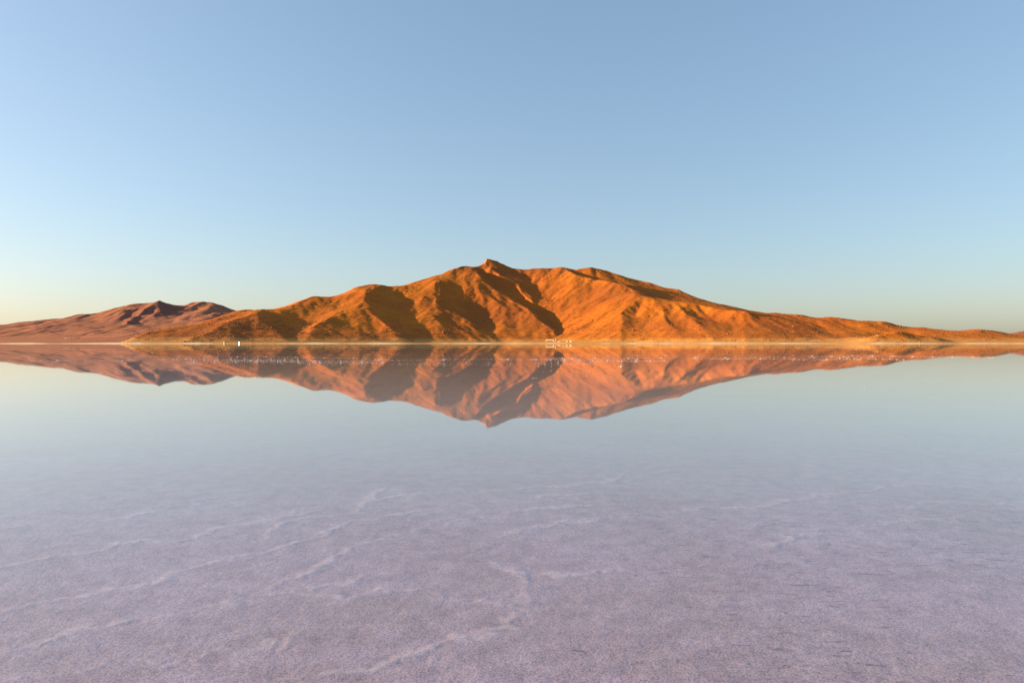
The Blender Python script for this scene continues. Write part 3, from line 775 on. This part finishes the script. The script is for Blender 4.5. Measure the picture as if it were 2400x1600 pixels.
# ------------------------------------------------------------------ houses
def box(vs, fs, x0, x1, y0, y1, z0, z1):
    o = len(vs)
    vs += [(x0, y0, z0), (x1, y0, z0), (x1, y1, z0), (x0, y1, z0), (x0, y0, z1), (x1, y0, z1), (x1, y1, z1), (x0, y1, z1)]
    fs += [tuple(o + i for i in f) for f in ((0, 3, 2, 1), (4, 5, 6, 7), (0, 1, 5, 4), (1, 2, 6, 5), (2, 3, 7, 6), (3, 0, 4, 7))]
def mesh(name, vs, fs):
    me = bpy.data.meshes.new(name); me.from_pydata(vs, [], fs); me.update(); return me
def flat_mat(name, col_, rough=0.8, metal=0.0, scale=0.8):
    m, nt, bsdf, L = new_mat(name)
    tc = mnode(nt, 'ShaderNodeTexCoord')
    n1 = noise(nt, L, tc.outputs['Object'], scale, 4)
    r = ramp(nt, [(0.3, tuple(0.82 * a for a in col_)), (0.7, tuple(min(1, 1.08 * a) for a in col_))]); L.new(n1.outputs['Fac'], r.inputs[0])
    L.new(r.outputs[0], bsdf.inputs['Base Color']); bsdf.inputs['Roughness'].default_value = rough; bsdf.inputs['Metallic'].default_value = metal
    return m
mat_plaster = flat_mat('cream_plaster', (0.38, 0.265, 0.14))
mat_adobe = flat_mat('adobe', (0.38, 0.2, 0.1))
mat_pinkwall = flat_mat('pink_plaster', (0.42, 0.25, 0.20))
mat_thatch = flat_mat('straw_thatch', (0.34, 0.2, 0.08))
mat_zinc = flat_mat('zinc_sheet', (0.55, 0.55, 0.55), 0.4, 0.6)
mat_wood = flat_mat('dark_wood', (0.10, 0.06, 0.04))
mat_glass, nt, bsdf, L = new_mat('window_glass')
bsdf.inputs['Base Color'].default_value = (0.03, 0.035, 0.04, 1); bsdf.inputs['Roughness'].default_value = 0.06; bsdf.inputs['IOR'].default_value = 1.5

def house(name, place, w, d, h, rise_, mat_w, mat_r, label, cat='house', group=None, rz=0.0, windows=2, flat=False, sink=1.2):
    root = bpy.data.objects.new(name, None); col.objects.link(root)
    root.location = place; root.rotation_euler = (0, 0, rz)
    tag(root, label, cat, group)
    vs, fs = [], []
    o = 0
    if flat:
        box(vs, fs, -w / 2, w / 2, -d / 2, d / 2, -sink, h)
    else:
        vs += [(-w / 2, -d / 2, -sink), (w / 2, -d / 2, -sink), (w / 2, d / 2, -sink), (-w / 2, d / 2, -sink), (-w / 2, -d / 2, h), (w / 2, -d / 2, h), (w / 2, d / 2, h), (-w / 2, d / 2, h), (-w / 2, 0, h + rise_), (w / 2, 0, h + rise_)]
        fs += [(0, 1, 5, 4), (2, 3, 7, 6), (1, 2, 6, 9, 5), (3, 0, 4, 8, 7), (0, 3, 2, 1), (4, 5, 9, 8), (6, 7, 8, 9)]
    link('wall', mesh('wall', vs, fs), mat_w, root)
    vs, fs = [], []
    e = 0.4; th = 0.22
    if flat:
        box(vs, fs, -w / 2 - e, w / 2 + e, -d / 2 - e, d / 2 + e, h + 0.003, h + 0.3)
    else:
        k = (d / 2 + e) / (d / 2)
        for sgn in (-1, 1):
            o = len(vs)
            y1 = sgn * d / 2 * k; z1 = h + rise_ - rise_ * k
            pts = [(-w / 2 - e, y1, z1), (w / 2 + e, y1, z1), (w / 2 + e, 0, h + rise_), (-w / 2 - e, 0, h + rise_)]
            vs += [(x, y, z + 0.01) for x, y, z in pts] + [(x, y, z + 0.01 + th) for x, y, z in pts]
            fs += [tuple(o + i for i in f) for f in ((0, 3, 2, 1), (4, 5, 6, 7), (0, 1, 5, 4), (1, 2, 6, 5), (2, 3, 7, 6), (3, 0, 4, 7))]
    link('roof', mesh('roof', vs, fs), mat_r, root)
    vs, fs = [], []
    box(vs, fs, -0.5, 0.5, -d / 2 - 0.05, -d / 2 + 0.05, 0, min(2.0, h - 0.2))
    link('door', mesh('door', vs, fs), mat_wood, root)
    vs, fs = [], []
    box(vs, fs, -0.6, 0.6, -d / 2 - 0.04, -d / 2 + 0.04, 1.0, min(2.0, h - 0.3))
    wm = mesh('window', vs, fs)
    xs = [x for x in np.linspace(-w / 2, w / 2, windows + 2)[1:-1]]
    for x in xs:
        if abs(x) < 1.3: x = 2.0 if w > 6 else 1.4
        q = link('window', wm, mat_glass, root); q.location = (x, 0, 0)
    return root

lodge_at = on_slope(1289, 797.0)
house('lodge', lodge_at + Vector((0, 0, 0.6)), 46, 9, 3.4, 0, mat_plaster, mat_plaster, 'long low cream lodge above the shore village under the amphitheatre', 'lodge', windows=3, flat=True, sink=7, rz=R(-30))
w_at = on_slope(1303, 796.6)
house('end_house', w_at + Vector((0, 0, 0.5)), 7, 7, 4.2, 1.4, mat_plaster, mat_plaster, 'taller cream house at the right end of the long lodge', windows=1, sink=5, rz=R(-38))
village = [
    (1280, 800.8, 6, 5, 2.6, mat_adobe, mat_thatch, 'small adobe house at the left end of the shore village below the lodge'),
    (1283.5, 799.8, 5, 6, 4.2, mat_plaster, mat_zinc, 'tall narrow cream house below the left half of the lodge'),
    (1289, 800.6, 6, 5, 2.8, mat_plaster, mat_thatch, 'cream cottage with a straw roof below the middle of the lodge'),
    (1292.5, 799.6, 7, 5, 3.2, mat_plaster, mat_zinc, 'cream house with a metal roof just under the lodge'),
    (1298, 800.8, 6, 5, 2.8, mat_adobe, mat_zinc, 'brown adobe house with a metal roof near the village middle'),
    (1302, 800.0, 6, 5, 3.4, mat_plaster, mat_thatch, 'bright cream cottage right below the taller end house'),
    (1310, 801.0, 18, 5, 2.6, mat_plaster, mat_thatch, 'long yellowish row house at the right of the shore village'),
    (1321, 800.6, 9, 5, 3.0, mat_pinkwall, mat_thatch, 'pinkish house with a peaked roof right of the long row house'),
    (1329, 801.0, 12, 5, 2.6, mat_pinkwall, mat_thatch, 'low pinkish house between the peaked house and the last house'),
    (1338, 801.0, 12, 5, 2.8, mat_pinkwall, mat_zinc, 'last pinkish house at the right end of the shore village'),
]
for i, (u, v, w_, d_, h_, mw, mr_, lab) in enumerate(village):
    p = on_slope(u, v)
    house('village_house', p + Vector((0, 0, 1.0)), w_, d_, h_, 1.2, mw, mr_, lab, group='houses of the shore village', rz=R(-52 + 8 * (i % 4)), windows=2, sink=4)
left_village = [
    (152, 793.6, 9, 'leftmost pale house of the far village under the left hills'),
    (156.5, 793.4, 7, 'small pale house second from left in the far village'),
    (163, 793.0, 10, 'middle house of the far village under the left hills'),
    (173, 793.4, 8, 'small house left of the brightest one in the far village'),
    (183, 792.6, 15, 'largest and brightest house at the right end of the far village'),
]
for i, (u, v, w_, lab) in enumerate(left_village):
    p = on_slope(u, v, 3200)
    house('far_house', p + Vector((0, 0, 0.6)), w_, w_ * 0.7, w_ * 0.42, 1.8, mat_plaster, mat_zinc if i % 2 else mat_plaster, lab, group='houses of the far village', rz=R(-40 + 10 * i), windows=2, sink=4)

# shore hut whose leaning pane throws the sun back
hut_at = Vector(at(562, 803.3, 2975 + bend(562))); hut_at.z = 2.2
to_cam = (Vector((0, 0, CAM_H)) - hut_at).normalized()
half_v = (to_cam + to_sun).normalized()
hut = house('glazed_hut', hut_at, 6, 5, 3.4, 0.8, mat_plaster, mat_zinc, 'shore hut with a glinting glass front under the left foothill', 'hut', rz=math.atan2(half_v.y, half_v.x) + math.pi / 2, windows=0)
lean = math.asin(half_v.z)
me = mesh('pane', [(-2.2, 0, 0.5), (2.2, 0, 0.5), (2.2, 2.4 * math.tan(lean), 2.9), (-2.2, 2.4 * math.tan(lean), 2.9)], [(0, 1, 2, 3)])
mat_pane = mat_glass.copy(); mat_pane.node_tree.nodes['Principled BSDF'].inputs['Roughness'].default_value = 0.2
pane = link('pane', me, mat_pane, hut); pane.location = (0, -3.4, 0)
vs, fs = [], []
for x0, x1, z0, z1 in ((-2.4, -2.2, 0.0, 3.1), (2.2, 2.4, 0.0, 3.1), (-2.2, 2.2, 0.3, 0.5), (-2.2, 2.2, 2.9, 3.1)):
    box(vs, fs, x0, x1, -3.5, -2.4, z0, z1)
link('porch_frame', mesh('porch_frame', vs, fs), mat_wood, hut)
p = Vector(at(526, 803.0, 2985 + bend(526))); p.z = 2.4
house('shore_hut', p, 7, 5, 3.2, 1.2, mat_plaster, mat_plaster, 'small cream hut on the shore left of the glinting hut', 'hut', rz=R(-35), windows=1)

# mast right of the glinting hut
def tube(vs, fs, x, y, z0, z1, r0, r1, n=8):
    o = len(vs)
    for z, r_ in ((z0, r0), (z1, r1)):
        vs += [(x + r_ * math.cos(2 * math.pi * i / n), y + r_ * math.sin(2 * math.pi * i / n), z) for i in range(n)]
    fs += [(o + i, o + (i + 1) % n, o + n + (i + 1) % n, o + n + i) for i in range(n)] + [tuple(o + n + i for i in range(n))]
mast = bpy.data.objects.new('mast', None); col.objects.link(mast)
mast.location = at(588, 803.2, 2990 + bend(588))[:2] + (2.0,)
tag(mast, 'tall thin pale mast on the shore right of the glinting hut', 'mast')
vs, fs = [], []; tube(vs, fs, 0, 0, -1.5, 18, 0.4, 0.22)
link('pole', mesh('pole', vs, fs), mat_plaster, mast)
vs, fs = [], []; box(vs, fs, -1.3, 1.3, -0.12, 0.12, 16.6, 16.9); box(vs, fs, -0.9, 0.9, -0.12, 0.12, 15.2, 15.5)
link('crossarm', mesh('crossarm', vs, fs), mat_wood, mast)

# ------------------------------------------------------------------ dark green bushes by the shore
m, nt, bsdf, L = new_mat('dark_leaf')
geo = mnode(nt, 'ShaderNodeNewGeometry')
n1 = noise(nt, L, geo.outputs['Position'], 0.5, 3)
r = ramp(nt, [(0.35, (0.035, 0.045, 0.012)), (0.65, (0.09, 0.09, 0.02))]); L.new(n1.outputs['Fac'], r.inputs[0])
L.new(r.outputs[0], bsdf.inputs['Base Color']); bsdf.inputs['Roughness'].default_value = 0.8
mat_leaf = m
def bush(u, v, r_, h_, label, seed):
    rg = random.Random(seed)
    root = bpy.data.objects.new('bush', None); col.objects.link(root)
    root.location = on_slope(u, v)
    tag(root, label, 'bush', 'dark green bushes by the shore')
    vs, fs = [], []; tube(vs, fs, 0, 0, -0.6, h_ * 0.5, 0.28, 0.12, 6)
    for k in range(3):
        a = rg.uniform(0, 6.28); tube(vs, fs, 0.4 * math.cos(a), 0.4 * math.sin(a), -0.4, h_ * 0.6, 0.16, 0.06, 5)
    link('trunk', mesh('trunk', vs, fs), mat_wood, root)
    vs, fs = [], []
    for _ in range(420):
        while True:
            p = Vector((rg.uniform(-1, 1), rg.uniform(-1, 1), rg.uniform(-1, 1)))
            if 0.25 < p.length < 1: break
        p *= 1 + 0.25 * math.sin(5 * p.x + seed) * math.cos(4 * p.y)
        c_ = Vector((p.x * r_, p.y * r_, h_ * 0.62 + p.z * h_ * 0.42))
        s_ = rg.uniform(0.18, 0.42)
        a = Vector((rg.gauss(0, 1), rg.gauss(0, 1), rg.gauss(0, 1))).normalized(); b_ = a.orthogonal().normalized()
        o = len(vs)
        vs += [tuple(c_ + a * s_), tuple(c_ + b_ * s_ * 0.6), tuple(c_ - a * s_), tuple(c_ - b_ * s_ * 0.6)]
        fs.append((o, o + 1, o + 2, o + 3))
    link('crown', mesh('crown', vs, fs), mat_leaf, root)
for i, (u, v, r_, h_, lab) in enumerate([
    (1496, 797.6, 3.0, 4.0, 'leftmost of the dark green bushes at the foot of the right face'),
    (1502, 797.0, 4.2, 6.0, 'tallest dark green bush at the foot of the right face'),
    (1508, 796.6, 4.5, 5.2, 'wide dark green bush right of the tallest one'),
    (1515, 796.4, 3.6, 4.2, 'rounded dark green bush between the wide one and the low ones'),
    (1522, 796.0, 3.2, 3.0, 'low dark green bush second from the right of its row'),
    (1528, 795.6, 2.6, 2.4, 'smallest dark green bush at the right end of its row'),
    (1714, 799.4, 3.4, 4.0, 'single dark bush on the shore far right of the green row'),
    (1377, 799.6, 2.6, 3.0, 'single dark bush on the shore right of the village'),
]):
    bush(u, v, r_, h_, lab, 300 + i)
